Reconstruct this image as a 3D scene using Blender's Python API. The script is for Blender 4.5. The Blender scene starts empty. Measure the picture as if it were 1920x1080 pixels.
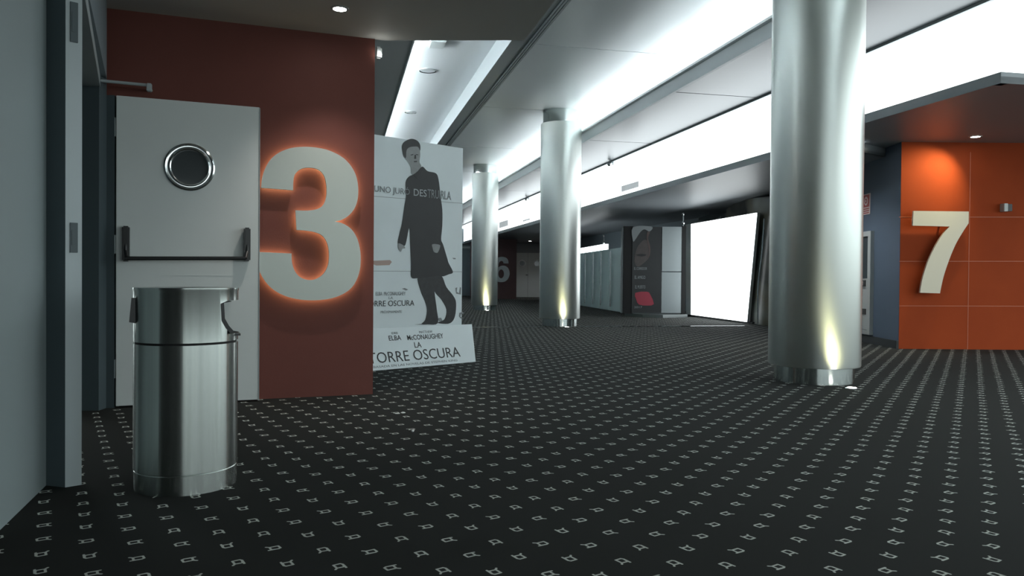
import bpy, bmesh, math, random
from mathutils import Vector, Matrix
random.seed(3)
S = bpy.context.scene
COL = S.collection

# ------------------------------------------------------------------ camera
F, CAM_H, PITCH, ROLL = 1423.0, 0.85, math.radians(-0.70), math.radians(0.475)
cp, sp, cr, sr = math.cos(PITCH), math.sin(PITCH), math.cos(ROLL), math.sin(ROLL)
_r0, _u0, FWD = Vector((1, 0, 0)), Vector((0, -sp, cp)), Vector((0, cp, sp))
RGT = _r0 * cr + _u0 * sr
UPV = _u0 * cr - _r0 * sr
CAMP = Vector((0, 0, CAM_H))
cam = bpy.data.cameras.new('camera'); cam.sensor_width = 36; cam.lens = 36 * F / 1920
cam.clip_start = 0.05; cam.clip_end = 200
co = bpy.data.objects.new('camera', cam); COL.objects.link(co)
co.matrix_world = Matrix((
    (RGT.x, UPV.x, -FWD.x, 0), (RGT.y, UPV.y, -FWD.y, 0),
    (RGT.z, UPV.z, -FWD.z, CAM_H), (0, 0, 0, 1)))
S.camera = co

# ------------------------------------------------------------------ world, exposure
w = bpy.data.worlds.new('world'); S.world = w; w.use_nodes = True
w.node_tree.nodes['Background'].inputs[0].default_value = (0.85, 0.96, .97, 1)
w.node_tree.nodes['Background'].inputs[1].default_value = 1.0
S.view_settings.view_transform = 'Standard'
S.view_settings.look = 'None'
S.view_settings.exposure = 1.2
S.view_settings.gamma = 1.0

# light levels
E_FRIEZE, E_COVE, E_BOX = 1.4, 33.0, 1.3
E_DOWN3, E_DOWN7 = 26.0, 27.0

# ------------------------------------------------------------------ measuring helpers
def ray(px, py):
    return (FWD + RGT * ((px - 960) / F) - UPV * ((py - 540) / F))
def onz(px, py, z=0.0):                      # point seen at a pixel on the level z
    d = ray(px, py); t = (z - CAM_H) / d.z
    return CAMP + d * t
def atd(px, py, Y):                          # point seen at a pixel at distance Y
    d = ray(px, py); return CAMP + d * (Y / d.y)
def onplane(px, py, p0, n):
    d = ray(px, py); t = (p0 - CAMP).dot(n) / d.dot(n)
    return CAMP + d * t
TH = math.atan(320 / F)                      # the corridor runs 12.7 degrees to the left
CU, SU = math.cos(TH), math.sin(TH)
def cor(u, v, z=0.0):                        # corridor coordinates
    return Vector((u * CU - v * SU, u * SU + v * CU, z))
def uv_of(p): return (p.x * CU + p.y * SU, -p.x * SU + p.y * CU)

# ------------------------------------------------------------------ materials
def lin(c):
    c /= 255.0
    return c / 12.92 if c <= 0.04045 else ((c + 0.055) / 1.055) ** 2.4
def rgb(r, g, b): return (lin(r), lin(g), lin(b), 1)
def mat(name, col, rough=0.6, metal=0.0, spec=0.5, noise=0.0, nscale=6.0, bump=0.0, bscale=200.0, emit=None, es=0.0, stretch=None, aniso=0.0, coat=0.0):
    m = bpy.data.materials.new(name); m.use_nodes = True
    nt = m.node_tree; b = nt.nodes['Principled BSDF']
    b.inputs['Base Color'].default_value = col
    b.inputs['Roughness'].default_value = rough
    b.inputs['Metallic'].default_value = metal
    b.inputs['Specular IOR Level'].default_value = spec
    if aniso: b.inputs['Anisotropic'].default_value = aniso; b.inputs['Anisotropic Rotation'].default_value = .25
    if coat: b.inputs['Coat Weight'].default_value = coat
    tc = nt.nodes.new('ShaderNodeTexCoord')
    def nz(scale, st=None):
        mp = nt.nodes.new('ShaderNodeMapping'); nt.links.new(tc.outputs['Object'], mp.inputs[0])
        if st: mp.inputs['Scale'].default_value = st
        n = nt.nodes.new('ShaderNodeTexNoise'); n.inputs['Scale'].default_value = scale
        n.inputs['Detail'].default_value = 4
        nt.links.new(mp.outputs[0], n.inputs['Vector']); return n
    if noise:
        n = nz(nscale, stretch); mx = nt.nodes.new('ShaderNodeMix'); mx.data_type = 'RGBA'
        mx.inputs[6].default_value = tuple(c * (1 - noise) for c in col[:3]) + (1,)
        mx.inputs[7].default_value = tuple(min(1, c * (1 + noise)) for c in col[:3]) + (1,)
        nt.links.new(n.outputs['Fac'], mx.inputs[0]); nt.links.new(mx.outputs[2], b.inputs['Base Color'])
    if bump:
        n = nz(bscale, stretch); bp = nt.nodes.new('ShaderNodeBump')
        bp.inputs['Strength'].default_value = bump; bp.inputs['Distance'].default_value = 0.01
        nt.links.new(n.outputs['Fac'], bp.inputs['Height']); nt.links.new(bp.outputs[0], b.inputs['Normal'])
    if emit:
        b.inputs['Emission Color'].default_value = emit; b.inputs['Emission Strength'].default_value = es
    return m
M = {}
M['grey_wall'] = mat('grey wall paint', rgb(132, 143, 144), 0.7, bump=.05)
M['red_wall'] = mat('dark red wall paint', rgb(104, 58, 50), 0.6, spec=.3, noise=.06, bump=.06, bscale=120)
M['blue_wall'] = mat('dark blue wall', rgb(80, 94, 110), 0.6)
M['dark_wall'] = mat('charcoal wall', rgb(118, 130, 136), 0.55)
M['dark_ceiling'] = mat('grey ceiling paint', rgb(186, 188, 185), 0.7)
M['soffit'] = mat('grey soffit', rgb(138, 144, 148), 0.42)
M['brown_wall'] = mat('dark red far wall', rgb(112, 84, 84), 0.6)
M['white_ceiling'] = mat('satin white ceiling panel', rgb(205, 212, 212), 0.28, spec=.7)
M['panel_grey'] = mat('satin grey ceiling panel', rgb(222, 230, 231), 0.38, spec=.6)
M['lower_panel'] = mat('satin mid grey ceiling panel', rgb(78, 84, 86), 0.3, spec=.35)
M['trim_grey'] = mat('grey metal ceiling trim', rgb(160, 168, 170), 0.4)
M['groove'] = mat('dark ceiling groove', rgb(40, 44, 46), 0.7)
M['tray'] = mat('white tray ceiling', rgb(225, 230, 232), 0.35)
M['steel'] = mat('brushed steel cladding', rgb(226, 231, 227), 0.42, metal=1, bump=.12, bscale=3.2, stretch=(1, 1, .04), aniso=.65)
M['base_steel'] = mat('polished steel base', rgb(205, 212, 210), 0.2, metal=1, aniso=.9, bump=.05, bscale=8, stretch=(1, 1, .02))
M['plate'] = mat('grey plate with added glow', rgb(150, 155, 158), .5, emit=(.9, .97, 1, 1), es=.16)  # slight emission added so the plates do not look dark against the frieze
M['mirror'] = mat('polished steel', rgb(205, 212, 210), 0.07, metal=1)
M['binsteel'] = mat('brushed bin steel', rgb(190, 196, 192), 0.27, metal=1, noise=.28, nscale=30, stretch=(1, 1, .01), bump=.06, bscale=30, aniso=.9)
M['chrome'] = mat('chrome', rgb(228, 232, 232), 0.16, metal=1)
M['door'] = mat('pale grey door paint', rgb(202, 208, 206), 0.42, noise=.03, nscale=3)
M['frame'] = mat('pale grey frame paint', rgb(168, 178, 180), 0.4)
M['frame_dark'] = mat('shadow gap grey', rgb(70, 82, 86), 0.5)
M['black'] = mat('black plastic', rgb(28, 30, 31), 0.35)
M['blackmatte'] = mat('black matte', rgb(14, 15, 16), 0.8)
M['glass_dark'] = mat('dark window glass', rgb(62, 68, 70), 0.08, spec=.8)
M['numeral'] = mat('satin aluminium numeral', rgb(172, 178, 172), 0.4, metal=.55)
M['numeral_cream'] = mat('cream metal numeral', rgb(205, 198, 180), 0.45, metal=.3)
M['halo'] = mat('warm backlight', rgb(255, 200, 140), 0.5, emit=rgb(255, 240, 185), es=2.3)
M['lit'] = mat('glowing white panel', rgb(240, 245, 248), 0.4, emit=(.9, .97, 1.0, 1), es=E_FRIEZE)  # on the frieze this emission stands in for tube light washing the wall
M['tube'] = mat('white cove tube', rgb(240, 245, 248), 0.4, emit=(.9, .97, 1.0, 1), es=E_COVE)
M['tube_tray'] = mat('tray tube', rgb(240, 245, 248), 0.4, emit=(.9, .97, 1.0, 1), es=38)
M['litbox'] = mat('light box face', rgb(240, 245, 248), 0.4, emit=(.92, .98, 1.0, 1), es=E_BOX)
M['lamp'] = mat('lamp lens', rgb(255, 250, 240), 0.4, emit=(1, .97, .9, 1), es=25)
M['uplens'] = mat('uplight lens', rgb(255, 250, 230), 0.4, emit=(1, .97, .85, 1), es=8)
M['card'] = mat('white printed card', rgb(216, 226, 228), 0.5, noise=.10, nscale=1.6)
M['ink'] = mat('black ink', rgb(24, 27, 29), 0.5)
M['ink_grey'] = mat('grey ink', rgb(128, 134, 136), 0.5)
M['ink_pale'] = mat('pale grey ink', rgb(170, 176, 178), 0.5)
M['coat'] = mat('printed dark coat', rgb(30, 33, 35), 0.5, noise=.25, nscale=5)
M['trouser'] = mat('printed dark trousers', rgb(40, 42, 44), 0.5, noise=.5, nscale=22)
M['skin'] = mat('printed grey skin', rgb(138, 142, 142), 0.5, noise=.2, nscale=25)
M['hair'] = mat('printed dark hair', rgb(42, 44, 45), 0.5)
M['rust'] = mat('pale rust print', rgb(172, 150, 140), 0.5)
M['teal'] = mat('grey teal glass door', rgb(200, 222, 222), 0.2, spec=.7)
M['sign_red'] = mat('faded red print', rgb(168, 70, 66), 0.5)
M['sign_white'] = mat('white sign plate', rgb(215, 200, 195), 0.5)
M['cab'] = mat('grey cabinet metal', rgb(176, 180, 178), 0.4, metal=.2)
M['litter'] = mat('white paper scrap', rgb(225, 228, 225), 0.7)
M['plinth'] = mat('dark plinth', rgb(44, 48, 50), 0.6)

# orange wall with thin panel joints
def orange():
    m = mat('orange wall cladding', rgb(190, 82, 38), 0.75, spec=.15, bump=.08, bscale=90)
    nt = m.node_tree; b = nt.nodes['Principled BSDF']
    tc = nt.nodes.new('ShaderNodeTexCoord'); n = nt.nodes.new('ShaderNodeTexNoise')
    n.inputs['Scale'].default_value = 3; nt.links.new(tc.outputs['Object'], n.inputs['Vector'])
    mx = nt.nodes.new('ShaderNodeMix'); mx.data_type = 'RGBA'
    mx.inputs[6].default_value = rgb(154, 64, 30); mx.inputs[7].default_value = rgb(166, 71, 33)
    nt.links.new(n.outputs['Fac'], mx.inputs[0]); nt.links.new(mx.outputs[2], b.inputs['Base Color'])
    return m
M['orange'] = orange()
M['joint'] = mat('pale panel joint', rgb(190, 104, 70), 0.5)

# ---- carpet: half-drop lattice of small hooked motifs, each turned at random
SC = CAM_H / .78
AV = Vector((.1409689, -.01119129)) * SC
BV = Vector((.0673643, .11091475)) * SC
P0 = Vector((-.60274635, 2.05331739)) * SC
def carpet():
    m = bpy.data.materials.new('black carpet with small grey hooked motifs'); m.use_nodes = True
    nt = m.node_tree; bs = nt.nodes['Principled BSDF']; bs.inputs['Roughness'].default_value = .95
    bs.inputs['Specular IOR Level'].default_value = .15
    N, L = nt.nodes, nt.links
    def mth(op, a, b=None, c=None):
        n = N.new('ShaderNodeMath'); n.operation = op
        for i, x in enumerate((a, b, c)):
            if x is None: continue
            if isinstance(x, (int, float)): n.inputs[i].default_value = x
            else: L.new(x, n.inputs[i])
        return n.outputs[0]
    tc = N.new('ShaderNodeTexCoord'); sx = N.new('ShaderNodeSeparateXYZ'); L.new(tc.outputs['Object'], sx.inputs[0])
    x, y = sx.outputs[0], sx.outputs[1]
    det = AV.x * BV.y - AV.y * BV.x
    # lattice coordinates s,t with P = P0 + s*A + t*B
    dx = mth('SUBTRACT', x, P0.x); dy = mth('SUBTRACT', y, P0.y)
    s = mth('ADD', mth('MULTIPLY', dx, BV.y / det), mth('MULTIPLY', dy, -BV.x / det))
    i = mth('ROUND', s)
    t = mth('ADD', mth('MULTIPLY', dx, -AV.y / det), mth('MULTIPLY', dy, AV.x / det))
    # t at column i
    ang = math.atan2(BV.x, BV.y)
    p = BV.length
    # perpendicular offset from row i and distance along the row
    w_ = abs(det) / p
    pu = mth('MULTIPLY', mth('SUBTRACT', s, i), w_)
    # along: projection on B direction measured from the row's first motif
    bx, by = BV.x / p, BV.y / p
    al = mth('ADD', mth('MULTIPLY', dx, bx), mth('MULTIPLY', dy, by))
    adot = AV.x * bx + AV.y * by
    al = mth('DIVIDE', mth('SUBTRACT', al, mth('MULTIPLY', i, adot)), p)
    j = mth('ROUND', al)
    pv = mth('MULTIPLY', mth('SUBTRACT', al, j), p)
    # random quarter turn
    cv = N.new('ShaderNodeCombineXYZ'); L.new(mth('ADD', i, .5), cv.inputs[0]); L.new(mth('ADD', j, .5), cv.inputs[1])
    wn = N.new('ShaderNodeTexWhiteNoise'); wn.noise_dimensions = '2D'; L.new(cv.outputs[0], wn.inputs['Vector'])
    q = mth('MULTIPLY', mth('FLOOR', mth('MULTIPLY', wn.outputs['Value'], 4)), math.pi / 2)
    q = mth('ADD', q, ang - .12)
    cq, sq = mth('COSINE', q), mth('SINE', q)
    gx = mth('DIVIDE', mth('SUBTRACT', mth('MULTIPLY', pu, cq), mth('MULTIPLY', pv, sq)), .0235)
    gy = mth('DIVIDE', mth('ADD', mth('MULTIPLY', pu, sq), mth('MULTIPLY', pv, cq)), .0235)
    def seg(ax, ay, bx_, by_):
        ex, ey = bx_ - ax, by_ - ay; l2 = ex * ex + ey * ey
        qx = mth('SUBTRACT', gx, ax); qy = mth('SUBTRACT', gy, ay)
        k = mth('DIVIDE', mth('ADD', mth('MULTIPLY', qx, ex), mth('MULTIPLY', qy, ey)), l2)
        k = mth('MINIMUM', mth('MAXIMUM', k, 0), 1)
        rx = mth('SUBTRACT', qx, mth('MULTIPLY', k, ex)); ry = mth('SUBTRACT', qy, mth('MULTIPLY', k, ey))
        return mth('SQRT', mth('ADD', mth('MULTIPLY', rx, rx), mth('MULTIPLY', ry, ry)))
    pl = [(.95, -.80), (.58, -.48), (.62, .50), (-.30, .62), (-.62, .42), (-.58, -.50), (.58, -.48)]
    d = None
    for a, b in zip(pl, pl[1:]):
        e = seg(a[0], a[1], b[0], b[1]); d = e if d is None else mth('MINIMUM', d, e)
    e = seg(-.30, .62, .98, .58); d = mth('MINIMUM', d, e)
    fac = mth('MULTIPLY', mth('SUBTRACT', .185, d), 14)
    cl = N.new('ShaderNodeClamp'); L.new(fac, cl.inputs[0])
    nz = N.new('ShaderNodeTexNoise'); nz.inputs['Scale'].default_value = 700; L.new(tc.outputs['Object'], nz.inputs['Vector'])
    base = N.new('ShaderNodeMix'); base.data_type = 'RGBA'
    base.inputs[6].default_value = rgb(30, 32, 31); base.inputs[7].default_value = rgb(48, 50, 48)
    L.new(nz.outputs['Fac'], base.inputs[0])
    mx = N.new('ShaderNodeMix'); mx.data_type = 'RGBA'
    L.new(cl.outputs[0], mx.inputs[0]); L.new(base.outputs[2], mx.inputs[6]); mx.inputs[7].default_value = rgb(200, 203, 196)
    L.new(mx.outputs[2], bs.inputs['Base Color'])
    return m
M['carpet'] = carpet()

# ------------------------------------------------------------------ object helpers
def tag(o, label=None, cat=None, group=None, kind=None):
    if label: o['label'] = label
    if cat: o['category'] = cat
    if group: o['group'] = group
    if kind: o['kind'] = kind
    return o
def empty(name, loc=(0, 0, 0), rz=0.0):
    o = bpy.data.objects.new(name, None); COL.objects.link(o); o.empty_display_size = .1
    o.location = loc; o.rotation_euler = (0, 0, rz); return o
def link(name, bm, m, parent=None, loc=None, rz=0.0, smooth=False):
    me = bpy.data.meshes.new(name)
    bmesh.ops.recalc_face_normals(bm, faces=bm.faces)
    bm.to_mesh(me); bm.free()
    for mm in (m if isinstance(m, (list, tuple)) else [m]): me.materials.append(mm)
    if smooth:
        for p in me.polygons: p.use_smooth = True
        me.set_sharp_from_angle(angle=math.radians(35))
    o = bpy.data.objects.new(name, me); COL.objects.link(o)
    if parent: o.parent = parent
    if loc is not None: o.location = loc
    o.rotation_euler = (0, 0, rz)
    return o
def box(bm, c, s, rz=0.0, bev=0.0):
    r = bmesh.ops.create_cube(bm, size=1)
    vs = r['verts']
    mt = Matrix.Translation(Vector(c)) @ Matrix.Rotation(rz, 4, 'Z') @ Matrix.Diagonal((s[0], s[1], s[2], 1))
    bmesh.ops.transform(bm, matrix=mt, verts=vs)
    if bev:
        es = {e for v in vs for e in v.link_edges}
        bmesh.ops.bevel(bm, geom=list(es), offset=bev, segments=2, affect='EDGES')
    return vs
def lathe(bm, prof, c=(0, 0, 0), seg=64, cap=True):
    rings = []
    for r, z in prof:
        rings.append([bm.verts.new((c[0] + r * math.cos(2 * math.pi * k / seg), c[1] + r * math.sin(2 * math.pi * k / seg), c[2] + z)) for k in range(seg)])
    for a, b in zip(rings, rings[1:]):
        for k in range(seg): bm.faces.new((a[k], a[(k + 1) % seg], b[(k + 1) % seg], b[k]))
    if cap:
        bm.faces.new(rings[0][::-1]); bm.faces.new(rings[-1])
def cyl(bm, a, b, r, seg=20):
    a, b = Vector(a), Vector(b); d = b - a
    res = bmesh.ops.create_cone(bm, cap_ends=True, segments=seg, radius1=r, radius2=r, depth=d.length)
    mt = Matrix.Translation((a + b) / 2) @ d.to_track_quat('Z', 'Y').to_matrix().to_4x4()
    bmesh.ops.transform(bm, matrix=mt, verts=res['verts'])
def prism(bm, pts, z0, z1):                  # plan polygon raised from z0 to z1
    lo = [bm.verts.new((p[0], p[1], z0)) for p in pts]; hi = [bm.verts.new((p[0], p[1], z1)) for p in pts]
    n = len(pts); bm.faces.new(lo[::-1]); bm.faces.new(hi)
    for k in range(n): bm.faces.new((lo[k], lo[(k + 1) % n], hi[(k + 1) % n], hi[k]))
def wallbm(bm, a, b, z0, z1, t):             # wall from a to b, thickened by t away from its face
    a, b = Vector(a[:2]), Vector(b[:2]); d = (b - a).normalized(); n = Vector((-d.y, d.x)) * t
    prism(bm, [a, b, b + n, a + n], z0, z1)
def quadprism(bm, pts, off):                 # any planar quad thickened by the vector off
    lo = [bm.verts.new(p) for p in pts]; hi = [bm.verts.new(Vector(p) + off) for p in pts]
    n = len(pts); bm.faces.new(lo); bm.faces.new(hi[::-1])
    for k in range(n): bm.faces.new((lo[k], hi[k], hi[(k + 1) % n], lo[(k + 1) % n]))
def struct(name, bm, m, **k):
    o = link(name, bm, m, **k); o['kind'] = 'structure'; return o
def catmull(pts, n=6):                       # pts: (x, y, corner?)
    out = []; N_ = len(pts)
    for i in range(N_):
        p0, p1, p2, p3 = pts[i - 1], pts[i], pts[(i + 1) % N_], pts[(i + 2) % N_]
        if p1[2] and p2[2]: out.append((p1[0], p1[1])); continue
        a = p1 if p1[2] else p0; d = p2 if p2[2] else p3
        for k in range(n):
            t = k / n
            f = lambda A, B, C, D: .5 * ((2 * B) + (-A + C) * t + (2 * A - 5 * B + 4 * C - D) * t * t + (-A + 3 * B - 3 * C + D) * t ** 3)
            out.append((f(a[0], p1[0], p2[0], d[0]), f(a[1], p1[1], p2[1], d[1])))
    return out
def curve_mesh(polys, depth):                # filled outlines with holes -> mesh (x right, y up, z depth)
    cu = bpy.data.curves.new('c', 'CURVE'); cu.dimensions = '2D'; cu.fill_mode = 'BOTH'; cu.extrude = depth / 2
    for pl in polys:
        sp_ = cu.splines.new('POLY'); sp_.points.add(len(pl) - 1)
        for k, p in enumerate(pl): sp_.points[k].co = (p[0], p[1], 0, 1)
        sp_.use_cyclic_u = True
    o = bpy.data.objects.new('c', cu); COL.objects.link(o)
    dg = bpy.context.evaluated_depsgraph_get(); me = bpy.data.meshes.new_from_object(o.evaluated_get(dg))
    bpy.data.objects.remove(o); return me
def text_mesh(s, depth=.001, bold=0.0):
    cu = bpy.data.curves.new('t', 'FONT'); cu.body = s; cu.extrude = depth / 2; cu.offset = bold
    cu.resolution_u = 3
    o = bpy.data.objects.new('t', cu); COL.objects.link(o)
    dg = bpy.context.evaluated_depsgraph_get(); me = bpy.data.meshes.new_from_object(o.evaluated_get(dg))
    bpy.data.objects.remove(o); return me
def place_mesh(name, me, mt, m, parent=None):
    """mt maps mesh coordinates to WORLD; stored as mesh geometry relative to the parent"""
    if parent:
        bpy.context.view_layer.update(); mt = parent.matrix_world.inverted() @ mt
    me.transform(mt); me.materials.clear(); me.materials.append(m)
    me.name = name
    o = bpy.data.objects.new(name, me); COL.objects.link(o)
    if parent: o.parent = parent
    return o
def frame_mat(o, x, y, n):                   # world matrix with given axes
    return Matrix(((x.x, y.x, n.x, o.x), (x.y, y.y, n.y, o.y), (x.z, y.z, n.z, o.z), (0, 0, 0, 1)))
Z = Vector((0, 0, 1))

# ------------------------------------------------------------------ key places
Z_NEAR = 2.58                                # near soffit over the door marked 3
U_W = 5.70                                   # frieze wall
KX = U_W / CU
Z_A = 3.90
Z_B, Z_LIP = CAM_H + KX / 2.29, CAM_H + KX / 2.29 * 1.063
U_LIP = 4.40
Z_FR, Z_FL = CAM_H + KX / 3.12, CAM_H + KX / 3.32
Z_SR, Z_SL = Z_FR - .10, Z_FL - .10
corner3 = onz(699, 739)                      # free end of the red wall
red_l = onz(487, 748.3)
dU = (corner3 - red_l).normalized()
nW = Vector((dU.y, -dU.x, 0))                # facing the camera
redL = corner3 - dU * 2.05
hinge = onz(217, 765)
lw0, lw1 = onz(0, 994), onz(101, 896)
LD = (onz(182, 767) - lw1).normalized()

# ------------------------------------------------------------------ floor
bm = bmesh.new()
prism(bm, [(-9, -14), (14, -14), (14, 44), (-12, 44)], -.1, 0)
struct('floor', bm, M['carpet'])

# ------------------------------------------------------------------ left part: wall, doorway, red wall, near soffit
nL = Vector((-LD.y, LD.x, 0))                # away from the room
a = lw1 - LD * 6.2
bm = bmesh.new()
wl = lw0 - (lw1 - lw0).normalized() * 5
lwd = (lw1 - lw0).normalized()
wallbm(bm, lw0 - lwd * .05, lw1, 0, Z_NEAR, .12)
struct('wall_left', bm, M['grey_wall'])
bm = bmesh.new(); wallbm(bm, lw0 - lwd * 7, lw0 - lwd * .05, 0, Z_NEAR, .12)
struct('wall_rear_left', bm, M['blackmatte'])  # unseen stretch of wall, made black to darken the bin's reflection
# near jamb
j0 = onz(122, 914); j1 = onz(153, 909)
jd = (j1 - j0).normalized()
bm = bmesh.new()
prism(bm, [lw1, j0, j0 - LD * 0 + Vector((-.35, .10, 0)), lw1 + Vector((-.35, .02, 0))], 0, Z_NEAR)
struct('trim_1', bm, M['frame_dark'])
fr = empty('door_frame', (j0 + j1) / 2)
tag(fr, 'pale grey metal door frame with latch plates at the far left opening', 'door frame')
bm = bmesh.new()
T = -fr.location
jt = Vector((-.10, .12, 0))
prism(bm, [j0 + T, j1 + T, j1 + jt + T, j0 + jt + T], 0, Z_NEAR)
link('jamb', bm, M['frame'], fr)
for z0, z1 in ((1.78, 1.94), (.94, 1.06)):
    bm = bmesh.new(); c = (j0 + j1) / 2 + T - Vector((-jd.y, jd.x, 0)) * .002
    box(bm, (c.x, c.y, (z0 + z1) / 2), (.028, .006, z1 - z0), math.atan2(jd.y, jd.x), .001)
    box(bm, (c.x, c.y - .003, (z0 + z1) / 2), (.012, .006, (z1 - z0) * .5), math.atan2(jd.y, jd.x))
    link('strike_plate', bm, M['frame_dark'], fr)
# far jamb and header
k0, k1 = onz(176, 768), onz(199, 765)
bm = bmesh.new()
kd = (k1 - k0).normalized(); kn = Vector((-kd.y, kd.x, 0))
prism(bm, [k0 + T, k1 + T, k1 + kn * .3 + T, k0 + kn * .3 + T], 0, 2.03)
link('jamb', bm, M['frame'], fr)
bm = bmesh.new()
hj = hinge - Vector((.012, 0, 0))
prism(bm, [k1 + T, hj + T, hj + Vector((-.06, .30, 0)) + T, k1 + Vector((-.02, .30, 0)) + T], 0, 2.0)
link('rebate', bm, M['frame_dark'], fr)
bm = bmesh.new()
h0, h1 = j1, (k0 + k1) / 2
wallbm(bm, h0 + T, h1 + T, 2.03, 2.10, .12)
link('head', bm, M['frame'], fr)
# wall over the doorway and dark passage beyond
bm = bmesh.new()
wallbm(bm, j1, k1, 2.10, Z_NEAR, .12)
struct('wall_left_over_door', bm, M['dark_wall']).name = 'wall_upper_left'
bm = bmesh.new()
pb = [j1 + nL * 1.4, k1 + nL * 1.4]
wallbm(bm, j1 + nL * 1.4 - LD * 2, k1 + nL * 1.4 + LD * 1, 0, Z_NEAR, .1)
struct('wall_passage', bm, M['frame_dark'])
# wall behind the open door, then the red wall
bm = bmesh.new()
wallbm(bm, redL, corner3, 0, Z_NEAR + .02, .22)
struct('wall_red', bm, M['red_wall']).name = 'wall_centre'
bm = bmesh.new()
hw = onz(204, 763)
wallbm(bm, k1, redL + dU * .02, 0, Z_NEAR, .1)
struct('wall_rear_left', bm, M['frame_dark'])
# wall returning along the corridor behind the red wall
bm = bmesh.new()
c0 = corner3 - nW * .22
cu_, cv_ = uv_of(c0)
c0 = cor(cu_ - .62, cv_ + .05); e = cor(cu_ - .62, 40)
prism(bm, [c0 - dU * .4, c0, e, e - Vector((.4, 0, 0))], 0, 4.2)
struct('wall_corridor_left', bm, M['dark_wall'])

# near soffit: its right edge runs along the corridor, its front edge crosses at the red wall's end
sA, sB = onz(701, 76, Z_NEAR), onz(983, 75.5, Z_NEAR)
us, vs_ = uv_of(sB)
bm = bmesh.new()
prism(bm, [sA + Vector((-3.2, 0, 0)) , sA, sB, cor(us, -7), Vector((-6, -6, 0)), Vector((-6, 6, 0))], Z_NEAR, Z_NEAR + .12)
struct('ceiling', bm, M['dark_ceiling'])
bm = bmesh.new()
wallbm(bm, cor(us, vs_ - .02), cor(us, -7), Z_NEAR + .12, 4.0, -.1)
struct('trim_2', bm, M['dark_ceiling'])

# ------------------------------------------------------------------ corridor ceiling
V0, V1 = -7, 40
U_G = .788 * (Z_A - CAM_H) * CU              # groove line
U_T1, U_T0 = .709 * (Z_A - CAM_H) * CU, .298 * (Z_A - CAM_H) * CU
def strip(name, u0, u1, z0, z1, m, v0=V0, v1=V1):
    bm = bmesh.new()
    prism(bm, [cor(u0, v0), cor(u1, v0), cor(u1, v1), cor(u0, v1)], z0, z1)
    return struct(name, bm, m)
# main satin panels with thin cross joints
v = V0; k = 0
U_AR = 6.2
panels = [V0, -2.6, 1.5, 5.5, 9.6, 13.3, 17.4, 21.5, 25.6, 29.7, 33.8, V1]
bm = bmesh.new()
for a_, b_ in zip(panels, panels[1:]):
    prism(bm, [cor(U_G + .094, a_ + .012), cor(U_AR, a_ + .012), cor(U_AR, b_ - .012), cor(U_G + .094, b_ - .012)], Z_A, Z_A + .05)
struct('ceiling', bm, M['panel_grey'])
strip('ceiling', U_G - .02, U_AR, Z_A + .05, Z_A + .12, M['groove'])
# grooves
for q in range(3):
    strip('trim_3', U_G - .02 + q * .036 + .004, U_G - .02 + q * .036 + .030, Z_A - .012, Z_A + .05, M['trim_grey'])
strip('trim_4', U_T1, U_G - .02, Z_A, Z_A + .3, M['trim_grey'])
strip('ceiling', -1.2, U_T0, Z_A, Z_A + .03, M['dark_ceiling'])
strip('ceiling', U_T0 - .5, U_T1 + .1, Z_A + .3, Z_A + .36, M['tray'])
strip('trim_5', U_T0 - .004, U_T0 + .014, Z_A - .01, Z_A + .05, M['tray'])
strip('trim_5', U_T0 - .5, U_T0 - .45, Z_A + .03, Z_A + .3, M['tray'])
# lower panel and its lip
bm = bmesh.new()
for a_, b_ in zip(panels, panels[1:]):
    prism(bm, [cor(U_LIP, a_ + .012), cor(U_W - .03, a_ + .012), cor(U_W - .03, b_ - .012), cor(U_LIP, b_ - .012)], Z_B, Z_B + .04)
struct('ceiling', bm, M['lower_panel'])
strip('trim_6', U_LIP - .04, U_LIP, Z_B - .01, Z_LIP, M['trim_grey'])
strip('trim_7', U_LIP - .09, U_LIP, Z_LIP, Z_LIP + .03, M['tray'])
strip('trim_8', U_W - .06, U_W - .02, Z_B - .03, Z_B + .02, M['trim_grey'])
strip('ceiling', U_LIP, U_W - .03, Z_B + .04, Z_B + .05, M['groove'])
# cove tubes: a row of lamps lying on the lower panel
cv = -6.0
first = None
while cv < 36:
    bm = bmesh.new()
    box(bm, (0, 0, .02), (.06, 1.30, .03)); 
    if first is None:
        t = empty('cove_lamp', cor(4.72, cv, Z_B + .05), TH)
        link('batten', bm, M['trim_grey'], t)
        bm = bmesh.new(); cyl(bm, (0, -.62, .055), (0, .62, .055), .018, 10)
        link('tube', bm, M['tube'], t, smooth=True)
        first = t
    else:
        bm.free()
        t = first.copy(); COL.objects.link(t); t.location = cor(4.72, cv, Z_B + .05)
        for ch in first.children:
            c = ch.copy(); COL.objects.link(c); c.parent = t
    tag(t, 'white tube lamp lying hidden in the ceiling cove above the columns', 'lamp', 'tube lamps in the ceiling cove')
    cv += 1.36
cv = 5.0
while cv < 36:
    t = first.copy(); COL.objects.link(t); t.location = cor(U_T0 - .2, cv, Z_A + .03)
    for ch in first.children:
        c = ch.copy(); COL.objects.link(c); c.parent = t
        if ch.name.startswith('tube'): c.data = c.data.copy(); c.data.materials[0] = M['tube_tray']
    tag(t, 'white tube lamp lying hidden along the left edge of the tray ceiling', 'lamp', 'tube lamps along the tray ceiling')
    cv += 1.36
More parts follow.
